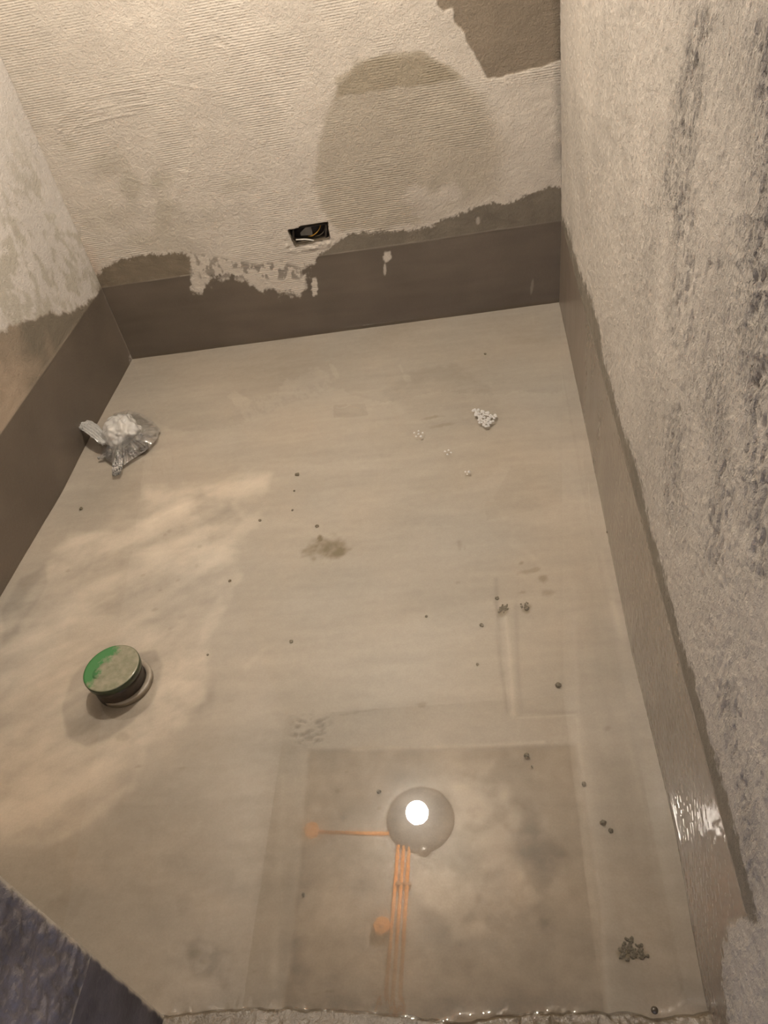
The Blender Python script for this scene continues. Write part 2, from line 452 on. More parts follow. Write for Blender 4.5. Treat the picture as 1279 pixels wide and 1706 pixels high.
inband = sst(BAND + 0.0025, BAND - 0.0025, Z_ + 0.003 * nz(3, 2, 104))
dry = C_right[None] * (1 + 0.05 * nz(4, 4, 120) + 0.06 * nz(30, 3, 121))[:, None]
# lighter chalky swoosh along the far third, streaked scraping further right with the shade of its pits darkened into the colour
sw = sst(60, 0, line_d(X, [(1010, 150), (1075, 300), (1100, 480), (1090, 640)]))
dry = lerp(dry, dry * 1.10, sw * 0.8 * sst(-.3, .4, nz(7, 3, 122, 1, .6)))
dk = np.maximum.reduce([sst(34, 6, line_d(X, [(1165, 40), (1140, 180), (1128, 300), (1140, 420), (1135, 560)])) * .9, sst(30, 6, line_d(X, [(1190, 420), (1190, 640), (1205, 800), (1195, 930)])) * .7,
                        sst(45, 5, line_d(X, [(1279, 60), (1265, 300), (1250, 520), (1270, 760), (1275, 950)])) * .9, sst(24, 5, line_d(X, [(1125, 690), (1118, 780), (1125, 880)])) * .6, sst(26, 5, line_d(X, [(1210, 1150), (1240, 1330), (1262, 1480)])) * .5])
dry = lerp(dry, dry * 0.82, dk * sst(-.25, .35, nz(24, 3, 124, 1, .35)))
band_c = lerp(C_damp[None] * 0.72 * (1 + 0.18 * nz(50, 4, 170))[:, None], C_band[None] * 1.45 * (1 + 0.10 * nz(6, 4, 171, 1, 0.6))[:, None], inband)
# smeared brush marks in the membrane, chalky scuffs at the low near end
smear = np.exp(-(line_d(X, [(1062, 760), (1046, 900)]) / 6) ** 2) + np.exp(-(line_d(X, [(1016, 735), (1022, 830), (1030, 900)]) / 4) ** 2)
band_c = lerp(band_c, band_c * 0.78, np.clip(smear, 0, 1) * .8)
near_chalk = sst(-12, 12, poly_sd(X, [(1222, 1535), (1262, 1540), (1300, 1600), (1300, 1720), (1236, 1720), (1224, 1640)]))
edge_l = np.exp(-((Z_ - BAND - 0.0025 * nz(2, 2, 175)) / 0.0014) ** 2) * np.clip(0.35 + 0.9 * nz(5, 3, 174), 0, 1)
col = lerp(dry, band_c, wet)
col = lerp(col, col * 0 + np.array([0.40, 0.36, 0.31]), np.clip(edge_l, 0, 1) * 0.7)
col = lerp(col, dry * 1.02, near_chalk * sst(-.2, .3, nz(18, 4, 180, 1, .3)) * 0.7)
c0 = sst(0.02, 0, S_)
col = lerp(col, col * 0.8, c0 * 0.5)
bandrough = 0.105 + 0.22 * sst(1.1, 2.2, P[:, 1]) + .05 * nz(14, 3, 181, 1, .4)
rough = 0.92 - wet * 0.2; rough = np.clip(rough * (1 - wet * inband) + bandrough * wet * inband, 0.09, 1)
rel = 0.0022 * nz(2.4, 3, 190) * (1 - 0.8 * inband * wet) + 0.0009 * nz(60, 4, 191) * (1 - wet * (0.25 + 0.75 * inband))
rel += (0.00026 * nz(130, 2, 199) + .00025 * nz(16, 2, 189, 1, .5)) * inband * wet
pits = sst(0.12, 0.5, nz(110, 3, 192, 1, 0.42)) * (0.35 + 0.9 * np.clip(dk, 0, 1)) * (1 - wet)
rel -= 0.0030 * pits * sst(-.3, .4, nz(7, 3, 193) + dk)
grit = sst(0.0, 0.6, nz(120, 2, 194)); rel += 0.0012 * grit * (1 - wet)
near = sst(1.1, 1.9, S_)
for yy, k in ((355, 0), (430, 1), (480, 2), (540, 3), (585, 4), (780, 5), (795, 6)):
    pth = [(1225, yy + 8), (1240, yy - 4), (1255, yy + 8), (1285, yy + 2)] if k < 5 else [(1225, yy), (1240, yy - 2), (1255, yy + 6), (1290, yy)]
    rel += 0.0018 * np.exp(-((line_d(X, pth) + 3 * nz(60, 2, 195)) / 2.5) ** 2) * (1 - wet)
gouge = np.exp(-(line_d(X, [(1255, 640), (1272, 620), (1290, 600)]) / 9) ** 2)
rel -= 0.005 * gouge * np.clip(.7 + nz(50, 3, 196), 0, 1.5)
swirl = np.sin(line_d(X, [(900, 330), (905, 420)]) / 6.5 + nz(8, 3, 197) * 1.5) * sst(30, 60, line_d(X, [(1000, 200), (1050, 320)]) * -1 + 90)
rel += 0.0006 * swirl * sst(60, 20, line_d(X, [(990, 150), (1045, 300), (1060, 420)]))
lean = 0.012 * np.clip(1 - Z_ / BAND, 0, 1.2) ** 1.0
yk = np.array([0.3, .387, .472, .608, .66, .72, .806, 1.053, 1.651, 2.104, 2.695]); ok = np.array([.005, .0053, .0033, -.0029, -.004, -.003, -.0012, .0055, .0011, -.0018, -.003])
offz = np.interp(P[:, 1], yk, ok) * sst(BAND, 0, Z_)
Pd = P + n_r[None] * (rel + offz + lean * 0.95)[:, None]
comb_r = (1 - wet) * np.clip(.10 + .9 * dk * sst(-.3, .3, nz(9, 3, 198, 1, .6)) + .35 * sst(0, .5, nz(5, 3, 188)), 0, 1)
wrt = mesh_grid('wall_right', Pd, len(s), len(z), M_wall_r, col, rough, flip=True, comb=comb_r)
tag(wrt, kind='structure')

# ------------------------------------------------------------------ left wall
s = axis(0, 2.55, 0.006, 0.010); z = z_axis(0.0055)
S_, Z_, P = wall_grid(LC, d_l, n_l, s, z)
X = proj(P)
wl = [(230, 700), (215, 560), (168, 470), (158, 492), (135, 510), (115, 520), (95, 522), (80, 518), (60, 528), (45, 532), (25, 538), (8, 548), (-40, 560), (-900, 900), (-900, 2600), (230, 2600)]
sd_w = poly_sd(X, wl) + 4 * nz(30, 4, 203) + 2 * nz(120, 2, 204)
wet = sst(-3, 5, sd_w)
inband = sst(BAND + 0.003, BAND - 0.003, Z_ + 0.003 * nz(3, 2, 205))
dry = C_left[None] * (1 + 0.06 * nz(5, 4, 220))[:, None]
bl = sst(0.0, 0.6, nz(38, 4, 222, 1, 0.8) * .8 + nz(9, 3, 223) * .6 + .12) * sst(1.05, .62, Z_) * .8
dry = lerp(dry, dry * np.array([0.74, 0.73, 0.66]), bl)
tr_c = lerp(np.array([0.36, 0.29, 0.225])[None] * (1 + .1 * nz(8, 4, 231))[:, None], C_damp[None] * .72 * np.ones((len(P), 1)), np.clip(sst(.25, 1.0, wet) * sst(-.4, .6, nz(5, 3, 230) + sst(1.0, .2, S_) - .25), 0, 1))
band_c = lerp(tr_c, C_band[None] * 1.05 * (1 + 0.14 * nz(6, 4, 271))[:, None], inband)
edge_l = np.exp(-((Z_ - BAND - 0.003 * nz(2, 2, 275)) / 0.002) ** 2) * np.clip(0.4 + 0.6 * nz(5, 3, 274), 0, 1)
col = lerp(dry, band_c, wet)
col = lerp(col, col * 0 + np.array([0.36, 0.31, 0.25]), np.clip(edge_l, 0, 1) * 0.6)
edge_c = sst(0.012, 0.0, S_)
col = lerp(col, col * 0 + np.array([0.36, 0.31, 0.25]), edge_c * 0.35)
rough = 0.9 - wet * (0.15 + 0.25 * inband)
rel = 0.002 * nz(3, 3, 280) + 0.0009 * nz(35, 4, 281) * (1 - .8 * inband * wet)
rel += 0.0015 * np.exp(-((Z_ - BAND) / 0.003) ** 2)
offz = np.interp(P[:, 1], [1.2, 1.385, 1.826, 2.213, 2.65], [-.008, -.0079, .0059, -.0011, 0]) * sst(BAND, 0, Z_)
Pd = P + n_l[None] * (rel + offz)[:, None]
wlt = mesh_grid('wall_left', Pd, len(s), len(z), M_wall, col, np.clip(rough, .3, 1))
tag(wlt, kind='structure')

# ------------------------------------------------------------------ floor under the water
s = axis(-1.385, 0.35, 0.004); t = axis(0.335, 2.70, 0.0033, 0.0045)
S_, T_ = np.meshgrid(s, t, indexing='ij'); S_, T_ = S_.ravel(), T_.ravel()
P = np.stack([S_, T_, np.zeros_like(S_)], -1)
X = proj(P)
nf = lambda sc, o=4, sd=1, au=1, av=1: fbm(S_ * au, T_ * av, sc, o, sd)
tone = 0.03 * nf(2.5, 3, 401) + 0.04 * nf(9, 4, 402, .45, 1.5) + 0.03 * nf(40, 3, 403, .3, 1.4) + .02 * nf(70, 2, 407)
warm = 0.03 * nf(3, 3, 404) + .07 * sst(1150, 1500, X[:, 1])
def area(pts, soft, strength, wob=6, seed=410, sc=14, inner=0.0):
    sd = poly_sd(X, pts) + wob * nf(sc, 4, seed)
    a = sst(-soft, soft, sd)
    if inner: a = a * sst(-.5, .5, nf(sc * 1.6, 4, seed + 7) + inner)
    return strength * a
dry_isl = [(0, 1015), (40, 985), (75, 960), (80, 930), (110, 890), (190, 880), (235, 850), (240, 812), (330, 812), (400, 790), (445, 786), (440, 808), (370, 822), (395, 850), (422, 866), (378, 902), (388, 960), (376, 1010), (340, 1045),
           (345, 1100), (345, 1165), (290, 1205), (240, 1240), (215, 1300), (170, 1340), (120, 1385), (60, 1400), (0, 1395), (-60, 1300), (-60, 1050)]
tone += area(dry_isl, 9, 0.15, 17, 411, 12)
tone += area(dry_isl, 14, 1.0, 9, 411, 10) * (.15 * fbm(S_ * .55 - T_ * .83, (S_ * .83 + T_ * .55) * .3, 22, 4, 440) + .10 * nf(16, 4, 441))
tone -= .07 * sst(1150, 1560, X[:, 1])  # shading of the floor towards the door, put into the tone
tone += .05 * sst(.1, .5, nf(6, 4, 446)) * sst(1150, 1300, X[:, 1]) - .07 * sst(.1, .5, nf(11, 4, 447)) * sst(1300, 1500, X[:, 1])
tone += area([(250, 1100), (345, 1085), (345, 1165), (300, 1205), (255, 1225), (225, 1235), (250, 1180)], 8, 0.12, 7, 412, 18, .2)
tone += area([(240, 800), (400, 790), (445, 786), (440, 806), (370, 820), (250, 850), (200, 880), (150, 930), (90, 985), (60, 990), (90, 930), (170, 860)], 10, 0.07, 8, 413, 14, .3)
tone += area([(345, 1020), (365, 985), (375, 1010), (345, 1050), (330, 1080), (270, 1092), (280, 1080), (330, 1060)], 5, 0.08, 3, 414, 22)
tone += area([(400, 1105), (430, 1075), (455, 1068), (430, 1090), (405, 1115)], 4, 0.06, 3, 415, 22)
tone += area([(0, 1010), (35, 960), (70, 935), (75, 965), (50, 1010), (25, 1050), (0, 1070)], 5, -0.16, 5, 416, 20)
tone += area([(305, 840), (330, 815), (370, 822), (395, 845), (410, 865), (380, 880), (345, 905), (345, 870)], 6, -0.16, 5, 417, 22)
tone += area([(98, 1170), (115, 1125), (135, 1105), (175, 1080), (225, 1082), (255, 1078), (268, 1100), (262, 1130), (248, 1170), (215, 1200), (180, 1222), (140, 1238), (108, 1220)], 4, -0.24, 3, 418, 22)
tone += area([(110, 830), (150, 790), (240, 790), (230, 830), (150, 880), (90, 900)], 22, -0.05, 16, 419)
tone += area([(255, 1030), (290, 1010), (330, 1000), (310, 1050), (270, 1070)], 10, -0.09, 8, 420, 20, .2)
# lower, browner part and the shallow tray in front of the door
tone += area([(-60, 1420), (110, 1400), (230, 1290), (300, 1225), (420, 1200), (500, 1240), (500, 1700), (-60, 1800)], 22, -0.10, 10, 421, 6)
tray = [(512, 1244), (962, 1236), (972, 1300), (985, 1400), (1000, 1500), (1010, 1700), (462, 1700), (480, 1600), (500, 1420)]
tone += area(tray, 5, -0.18, 2.5, 422, 8)
tone -= .07 * sst(760, 560, X[:, 1])  # dim reflection of the back wall painted into the far floor
tone += area(tray, 8, 1, 2, 422, 8) * (.07 * nf(14, 4, 442) + .04 * nf(45, 3, 443))
warm += area(tray, 9, 0.07, 3, 423, 8)
tone += area([(745, 1255), (820, 1262), (850, 1330), (862, 1420), (885, 1490), (850, 1540), (760, 1540), (700, 1480), (690, 1430), (745, 1410), (765, 1350)], 14, 0.22, 20, 424, 11, .35)
tone += area([(610, 1420), (650, 1410), (690, 1440), (700, 1560), (620, 1500)], 14, 0.06, 10, 425, 9)
tone += area([(520, 1250), (740, 1250), (750, 1340), (640, 1400), (520, 1350)], 20, -0.05, 14, 426, 10, .1)
tone += area([(830, 1330), (880, 1340), (930, 1420), (920, 1560), (880, 1500), (860, 1410)], 10, -0.17, 16, 427, 16, 0.15)
tone += area([(300, 1560), (380, 1580), (370, 1640), (310, 1630)], 10, -0.17, 12, 428, 24, 0.15)
tone += area([(200, 1450), (300, 1420), (330, 1500), (260, 1560)], 25, -0.05, 14, 429, 9, .2)
tone += area([(280, 1650), (1000, 1655), (1000, 1700), (280, 1700)], 14, -0.08, 5, 430, 9)
tone += area([(1000, 1250), (1190, 1400), (1260, 1700), (1010, 1700)], 30, -0.09, 8, 433, 5)
# diamond of trowel marks, dirt spots, pitted patch
dia = [(636, 648), (705, 606), (760, 600), (815, 640), (835, 690), (800, 705), (745, 715), (690, 690)]
tone += area(dia, 5, -0.06, 3, 434, 16, .6)
tone += area([(636, 650), (700, 632), (722, 612), (700, 602), (668, 622)], 4, -0.035, 2, 435)
dirt = sst(0.0, .9, 1.15 - blob(X, 540, 912, 36, 21, -8) + .5 * nf(30, 4, 436))
dirt = np.maximum(dirt, sst(0, .5, 1 - blob(X, 531, 893, 6, 9) + .3 * nf(60, 2, 437)))
for (a, b, c, d2, st) in [(880, 945, 26, 5, .4), (905, 958, 10, 8, .55), (868, 932, 6, 5, .5), (872, 980, 18, 4, .4), (720, 690, 18, 3, .45), (735, 703, 26, 3, .3), (765, 905, 4, 12, .3), (773, 908, 4, 6, .4), (762, 965, 7, 3, .3), (915, 980, 18, 6, .35),
                          (320, 1585, 16, 10, .4), (335, 1600, 10, 8, .35), (420, 1615, 8, 4, .35), (575, 1280, 8, 4, .3), (560, 1312, 5, 4, .3), (630, 1340, 5, 4, .5), (700, 1168, 9, 5, .35), (380, 1162, 12, 5, .25), (1010, 1208, 8, 5, .35), (600, 1180, 40, 2, .2), (205, 1655, 30, 3, .3), (540, 1648, 22, 3, .4), (300, 1275, 10, 3, .3), (225, 1272, 8, 3, .3), (1055, 1583, 26, 17, .95), (838, 1012, 12, 10, .7), (876, 1011, 10, 10, .7)]:
    dirt = np.maximum(dirt, st * sst(0, .8, 1.1 - blob(X, a, b, c, d2, -10) + .45 * nf(55, 3, int(a + b))))
for (a, b, c, d2) in [(280, 880, 5, 3), (272, 886, 4, 3), (330, 905, 5, 3), (325, 938, 5, 4), (293, 962, 6, 3), (235, 953, 6, 3), (110, 946, 6, 3), (264, 978, 3, 2), (255, 1010, 8, 3), (280, 1042, 6, 3), (200, 1222, 14, 9)]:
    dirt = np.maximum(dirt, .28 * sst(0, .8, 1.1 - blob(X, a, b, c, d2, -20) + .3 * nf(60, 2, 499)))
pit = sst(1.15, .6, blob(X, 512, 1210, 38, 28) + .3 * nf(20, 2, 438)) * sst(0.0, .35, nf(105, 3, 439, .8, 1.5))
# drawn-out lines: tray edges, ridge left by a straightedge, brush strokes
def ln(pts, w, st, seed=450, br=.4):
    return st * np.exp(-((line_d(X, pts) + .6 * nf(50, 2, seed)) / w) ** 2) * np.clip(br + .9 * (nf(9, 3, seed + 1) + .4), 0, 1)
tone += ln([(585, 1244), (700, 1240), (800, 1236), (905, 1231)], 3, .15, 450, .8)
tone += ln([(961, 1190), (966, 1260), (973, 1310)], 2.2, .07) + ln([(975, 1320), (985, 1420), (998, 1640)], 9, .05)
tone += ln([(470, 1290), (462, 1420), (452, 1640)], 7, .07) + ln([(822, 1005), (828, 1040), (838, 1110), (848, 1180)], 2.2, .08, 452, .8) + ln([(840, 1010), (848, 1080), (856, 1186)], 4.0, .16, 453, .8)
tone += ln([(826, 960), (826, 1010), (834, 1100), (845, 1180)], 4, -.13, 454, .8) + ln([(858, 1000), (862, 1100), (868, 1180), (960, 1180)], 4, -.09, 455, .8) + ln([(862, 1190), (910, 1188), (958, 1185)], 1.8, .12, 456, .8)
tone += ln([(1020, 1000), (1030, 1025), (1040, 1055)], 7, .12, 457, 1) + ln([(1000, 910), (1008, 940), (1020, 985)], 4, .06, 458)
tone += ln([(840, 860), (860, 820), (900, 800), (950, 805), (975, 830)], 4, .05, 459) + ln([(855, 880), (850, 900), (880, 915), (905, 940)], 4, .05, 460)
tone += ln([(218, 600), (160, 705), (100, 820), (10, 985)], 10, .05, 461, .8) + ln([(945, 520), (985, 700), (1030, 920)], 5, .02, 462)
tone += ln([(430, 770), (560, 772), (620, 768)], 3, .05, 463) + ln([(470, 862), (560, 868), (650, 858)], 2.5, -.03, 464)
brush = sst(640, 760, X[:, 1]) * sst(1250, 1100, X[:, 1])
tone += 0.03 * brush * nf(26, 3, 470, .18, 1.3)
side = sst(930, 1000, X[:, 0]) * sst(850, 950, X[:, 1])
tone += 0.04 * side * nf(30, 3, 471, 1.6, .12)
lum = np.clip(1 + tone * 1.15, .3, 2)
col = C_floor[None] * lum[:, None] * np.stack([1 + warm * .7, np.ones_like(warm), 1 - warm * .8], -1)
col = lerp(col, np.array([0.145, 0.115, 0.065])[None] * np.ones((len(P), 1)), np.clip(dirt * .85, 0, 1))
col = lerp(col, col * 0.72, np.clip(pit, 0, 1) * .7)
relf = 0.0006 * nf(3, 3, 480) + 0.00025 * nf(40, 3, 481) - .004 * pit
relf += .0016 * np.exp(-(line_d(X, [(840, 1010), (848, 1080), (856, 1186)]) / 3.5) ** 2) - 0.0012 * np.exp(-(line_d(X, [(828, 1000), (838, 1100), (848, 1180)]) / 3) ** 2)
relf -= 0.0018 * sst(-3, 3, poly_sd(X, tray)) + .001 * sst(-2, 2, poly_sd(X, [(862, 960), (955, 960), (962, 1186), (862, 1190)]))
P[:, 2] = -0.013 + relf
floor = mesh_grid('floor', P, len(s), len(t), M_floor, col, np.full(len(P), .8))
tag(floor, kind='structure')

# ------------------------------------------------------------------ threshold of rough wet cement at the door
s = axis(-0.70, 0.34, 0.0028); t = axis(-0.1, 0.46, 0.0028)
S_, T_ = np.meshgrid(s, t, indexing='ij'); S_, T_ = S_.ravel(), T_.ravel()
ns = lambda sc, o=4, sd=1: fbm(S_, T_, sc, o, sd)
edge_y = np.interp(S_, [-.62, -.45, -.3, -.2, -.155, -.12, -.05, .02, .1, .2, .24, .30], [.368, .376, .374, .366, .358, .354, .366, .372, .374, .366, .366, .385])
edge_y = edge_y - .011 + .0035 * fbm(S_, S_ * 0, 30, 3, 505)
m = edge_y - T_          # > 0 on the door side of the water's edge
h = np.where(m > 0, 0.006 * sst(0, .03, m) + .003 * sst(0, .12, m), -0.030 * sst(0, .018, -m))
coarse = sst(-.22, -.02, S_)
h = h + (0.0006 + .0016 * coarse) * ns(90, 4, 501) * sst(-.02, .01, m) + .0012 * ns(12, 3, 502)
col = np.array([0.125, 0.098, 0.066])[None] * (1 + .16 * ns(25, 4, 503) - .14 * coarse)[:, None]
sill = mesh_grid('trim_1', np.stack([S_, T_, h + 0.001], -1), len(s), len(t), M_sill, col, np.clip(.30 - .24 * coarse + .08 * ns(40, 3, 504), .05, .9))
tag(sill, kind='structure')

# ------------------------------------------------------------------ end wall beside the door (near, lower left) and outer walls
JX, JY = -0.6116, 0.3593
s = np.concatenate([axis(0, .42, .0022), axis(.45, 1.2, .03)]); z = z_axis(.0026)
S_, Z_, P = wall_grid(np.array([JX, JY, 0]), np.array([0, -1.0, 0]), np.array([1.0, 0, 0]), s, z)
X = proj(P)
inband = sst(BAND + .0015, BAND - .0015, Z_)
near = sst(.42, .36, S_)
wj = sst(-3, 5, poly_sd(X, [(0, 1460), (150, 1583), (290, 1700), (290, 1900), (-200, 1900), (-200, 1680), (0, 1672), (40, 1672), (85, 1690), (105, 1660), (60, 1600), (20, 1545), (-10, 1500)]) + 8 * nz(20, 4, 601))
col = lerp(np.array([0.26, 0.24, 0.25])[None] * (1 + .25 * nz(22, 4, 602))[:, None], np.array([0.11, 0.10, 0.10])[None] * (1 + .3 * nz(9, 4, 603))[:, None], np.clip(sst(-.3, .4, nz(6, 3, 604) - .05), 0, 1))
col = lerp(col, np.array([0.135, 0.128, 0.15])[None] * (1 + .45 * nz(12, 4, 606))[:, None], inband)  # cool light from the doorway is tinted into this bluish albedo
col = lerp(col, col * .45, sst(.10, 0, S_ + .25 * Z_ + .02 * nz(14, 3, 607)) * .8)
col = lerp(col, np.array([0.5, 0.47, 0.42])[None] * np.ones((len(P), 1)), np.clip(np.exp(-((Z_ - BAND - .001 * nz(9, 2, 608)) / .0013) ** 2) * 1.6, 0, 1))
col = lerp(col, np.array([0.5, 0.45, 0.38])[None] * np.ones((len(P), 1)), sst(.010, .002, S_ + .004 * nz(60, 2, 609)) * .85)
rough = .75 - .3 * inband
rel = .0008 * nz(8, 3, 610) + (.0045 * np.abs(nz(34, 4, 611)) + .0012 * nz(90, 3, 613)) * (1 - inband * .8) + .0009 * np.exp(-((Z_ - BAND) / .002) ** 2)
rel = rel * sst(-.001, .012, S_) - .003 * sst(.006, 0, S_)
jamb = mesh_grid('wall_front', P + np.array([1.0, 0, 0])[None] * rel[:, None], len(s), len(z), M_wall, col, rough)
tag(jamb, kind='structure')
bm = bmesh.new(); box(bm, ((JX - 1.40) / 2 - .002, (JY - .84) / 2 - .0, CEIL / 2 - .02), (1.40 + JX - 0.012, JY + .84, CEIL + .04))
o = obj('wall_core', bm, M_plain, jamb, False)
for nm, c, sz in (('wall_back_outer', ((LC[0] + RC[0]) / 2, 2.86, 1.28), (2.2, .20, 2.7)), ('wall_left_outer', (-1.52, 1.45, 1.28), (.2, 3.0, 2.7)), ('wall_right_outer', (.48, 1.0, 1.28), (.16, 4.0, 2.7))):
    bm = bmesh.new(); box(bm, c, sz); 
    if nm == 'wall_back_outer': pass
    par = {'wall_back_outer': wb, 'wall_left_outer': wlt, 'wall_right_outer': wrt}[nm]
    o = obj('masonry', bm, M_plain, par, False)
    if nm == 'wall_back_outer': back_core = o
# ------------------------------------------------------------------ ceiling
bm = bmesh.new(); box(bm, (-.5, .9, CEIL + .06), (2.2, 4.2, .12))
ceil = tag(obj('ceiling', bm, M_conc, None, False), kind='structure')

# ------------------------------------------------------------------ recessed socket box in the back wall
def wallpt(px, py, depth=0.0):
    """point on the back wall seen at the pixel, then pushed `depth` metres into the wall"""
    return on_plane(px, py, LC, n_b) - n_b * depth
M_steel = simple_mat('socket_box_plastic', (0.055, 0.045, 0.035), 0.6, .3, 50)
M_cav = simple_mat('cavity_mortar', (0.10, 0.08, 0.055), 0.9, .3, 80, bump=.003)
M_wh = simple_mat('white_plastic', (0.62, 0.60, 0.55), 0.45, .1, 60)
M_grey = simple_mat('grey_clip', (0.17, 0.16, 0.14), 0.5, .2, 60)
M_yel = simple_mat('yellow_wire', (0.50, 0.26, 0.03), 0.4, .1, 60)
M_grn = simple_mat('dark_wire', (0.07, 0.06, 0.04), 0.45, .1, 60)
c0 = wallpt(516, 391)
sock = empty('socket_box', c0)
tag(sock, 'open rectangular socket cut-out with loose wires low in the back wall', 'socket')
def rel_to(o, root):
    o.parent = root; o.matrix_parent_inverse = Matrix.Translation(-root.location)
bm = bmesh.new()
outer = [wallpt(x, y, -0.0015) for x, y in hole_px]
mid = [wallpt(x, y, 0.004) for x, y in [(480.5, 384), (497, 380.5), (498.5, 378), (545, 370.5), (548.5, 397), (520, 402.5), (493, 409), (487.5, 400.5)]]
cb = [wallpt(482, 382, 0.0), wallpt(546, 369, 0.0), wallpt(549, 398, 0.0), wallpt(489, 410, 0.0)]
# cavity : loops going inwards
loops = [[bm.verts.new(p + n_b * 0) for p in outer], [bm.verts.new(p) for p in mid],
         [bm.verts.new(p - n_b * 0.05) for p in mid]]
for A, B in zip(loops[:-1], loops[1:]):
    for k in range(len(A)): bm.faces.new((A[k], A[(k + 1) % len(A)], B[(k + 1) % len(B)], B[k]))
bm.faces.new(loops[-1])
bmesh.ops.subdivide_edges(bm, edges=bm.edges[:], cuts=3, use_grid_fill=True)
for v in bm.verts:
    v.co += Vector([random.Random(hash((round(v.co.x, 4), round(v.co.z, 4)))).uniform(-.0012, .0012) for _ in range(3)])
rel_to(obj('cavity', bm, M_cav, None, False), sock)
def pbox(name, x0, y0, x1, y1, d0, d1, mat, par):
    bm = bmesh.new()
    A = [wallpt(a, b, d0) for a, b in ((x0, y0), (x1, y0 - (x1 - x0) * .15), (x1, y1 - (x1 - x0) * .15), (x0, y1))]
    B = [p - n_b * (d1 - d0) for p in A]
    va = [bm.verts.new(p) for p in A]; vb = [bm.verts.new(p) for p in B]
    bm.faces.new(va); bm.faces.new(vb[::-1])
    for k in range(4): bm.faces.new((va[k], va[(k + 1) % 4], vb[(k + 1) % 4], vb[k]))
    bmesh.ops.bevel(bm, geom=bm.edges[:], offset=.0012, segments=2, affect='EDGES')
    o = obj(name, bm, mat, None); rel_to(o, par); return o
# thin-walled dark box lining
for nm, a in (('box_side', (486, 383, 489, 404)), ('box_side', (541, 375, 545, 399)), ('box_side', (489, 382, 541, 384))):
    pbox(nm, *a, .010, .048, M_steel, sock)
pbox('back_plate', 489, 383, 541, 404, .044, .049, M_steel, sock)
def wire(name, pts, r, mat):
    bm = bmesh.new(); P3 = [wallpt(x, y, d) for x, y, d in pts]
    # smooth
    for _ in range(2):
        Q = [P3[0]]
        for a, b in zip(P3[:-1], P3[1:]): Q += [a * .75 + b * .25, a * .25 + b * .75]
        P3 = Q + [P3[-1]]
    tube(bm, P3, r, 8); o = obj(name, bm, mat); rel_to(o, sock); return o
tag(wire('wire', [(533, 376, .04), (532, 384, .02), (527, 390, .012), (519, 396, .014), (512, 399, .03)], .0016, M_yel), 'orange yellow wire')
tag(wire('wire', [(541, 378, .04), (540, 388, .018), (533, 394, .012), (524, 398, .02)], .0016, M_grn), 'dark wire')
tag(wire('wire', [(493, 401, .008), (500, 399.5, .002), (510, 399, .002), (520, 401, .004), (524, 404, .012)], .0026, M_wh), 'short white cable end')
bm = bmesh.new()
tri = [(499, 391), (510, 380), (516, 379), (519, 389), (520, 395), (500, 396)]
va = [bm.verts.new(wallpt(x, y, .018)) for x, y in tri]; vb = [bm.verts.new(wallpt(x, y, .024)) for x, y in tri]
bm.faces.new(va); bm.faces.new(vb[::-1])
for k in range(6): bm.faces.new((va[k], va[(k + 1) % 6], vb[(k + 1) % 6], vb[k]))
rel_to(obj('clip', bm, M_grey, None, False), sock)
# the masonry behind the back wall has the same opening
cut_c = c0 - n_b * .0
bpy.data.objects.remove(back_core, do_unlink=True)
def masonry(c, sz):
    bm = bmesh.new(); box(bm, c, sz, math.atan2(d_b[1], d_b[0])); obj('masonry', bm, M_plain, wb, False)
hx0, hx1 = c0[0] - .095, c0[0] + .095; hz0, hz1 = c0[2] - .055, c0[2] + .055
yb_ = 2.80
masonry(((-1.6 + hx0) / 2, yb_, 1.28), (hx0 + 1.6, .20, 2.7)); masonry(((hx1 + .55) / 2, yb_, 1.28), (.55 - hx1, .20, 2.7))
masonry((c0[0], yb_, (hz0 - .07) / 2), (.19, .20, hz0 + .07)); masonry((c0[0], yb_, (hz1 + 2.63) / 2), (.19, .20, 2.63 - hz1))

# ------------------------------------------------------------------ drain riser with green cap
M_pvc = simple_mat('dark_pipe', (0.045, 0.032, 0.022), 0.32, .5, 40, bump=.002)
M_collar = simple_mat('collar_pvc', (0.30, 0.26, 0.21), 0.35, .2, 40)
mc, nt, b, out = new_mat('cap_paint')
tc = N(nt, 'ShaderNodeTexCoord')
n1 = noise_node(nt, 38, 6, .65, tc.outputs['Object'])
sx = N(nt, 'ShaderNodeSeparateXYZ'); nt.links.new(tc.outputs['Object'], sx.inputs[0])
# green paint survives on the left part of the disc (an x ramp broken up by noise)
g1 = N(nt, 'ShaderNodeMath', operation='MULTIPLY_ADD'); nt.links.new(sx.outputs[0], g1.inputs[0]); g1.inputs[1].default_value = -9.0; g1.inputs[2].default_value = -0.15
g1b = N(nt, 'ShaderNodeMath', operation='MULTIPLY_ADD'); nt.links.new(sx.outputs[1], g1b.inputs[0]); g1b.inputs[1].default_value = 3.5; nt.links.new(g1.outputs[0], g1b.inputs[2])
g2 = N(nt, 'ShaderNodeMath', operation='ADD'); nt.links.new(g1b.outputs[0], g2.inputs[0]); nt.links.new(n1.outputs['Fac'], g2.inputs[1])
rp = N(nt, 'ShaderNodeMapRange'); rp.inputs[1].default_value = .50; rp.inputs[2].default_value = .68; nt.links.new(g2.outputs[0], rp.inputs[0])
mxc = N(nt, 'ShaderNodeMix', data_type='RGBA')
n2 = noise_node(nt, 60, 4, .6, tc.outputs['Object'])
cr = N(nt, 'ShaderNodeValToRGB'); cr.color_ramp.elements[0].color = (.19, .19, .125, 1); cr.color_ramp.elements[1].color = (.29, .27, .20, 1)
cr.color_ramp.elements[0].position = .3; cr.color_ramp.elements[1].position = .7
nt.links.new(n2.outputs['Fac'], cr.inputs[0]); nt.links.new(cr.outputs[0], mxc.inputs[6])
mxc.inputs[7].default_value = (.055, .19, .065, 1)
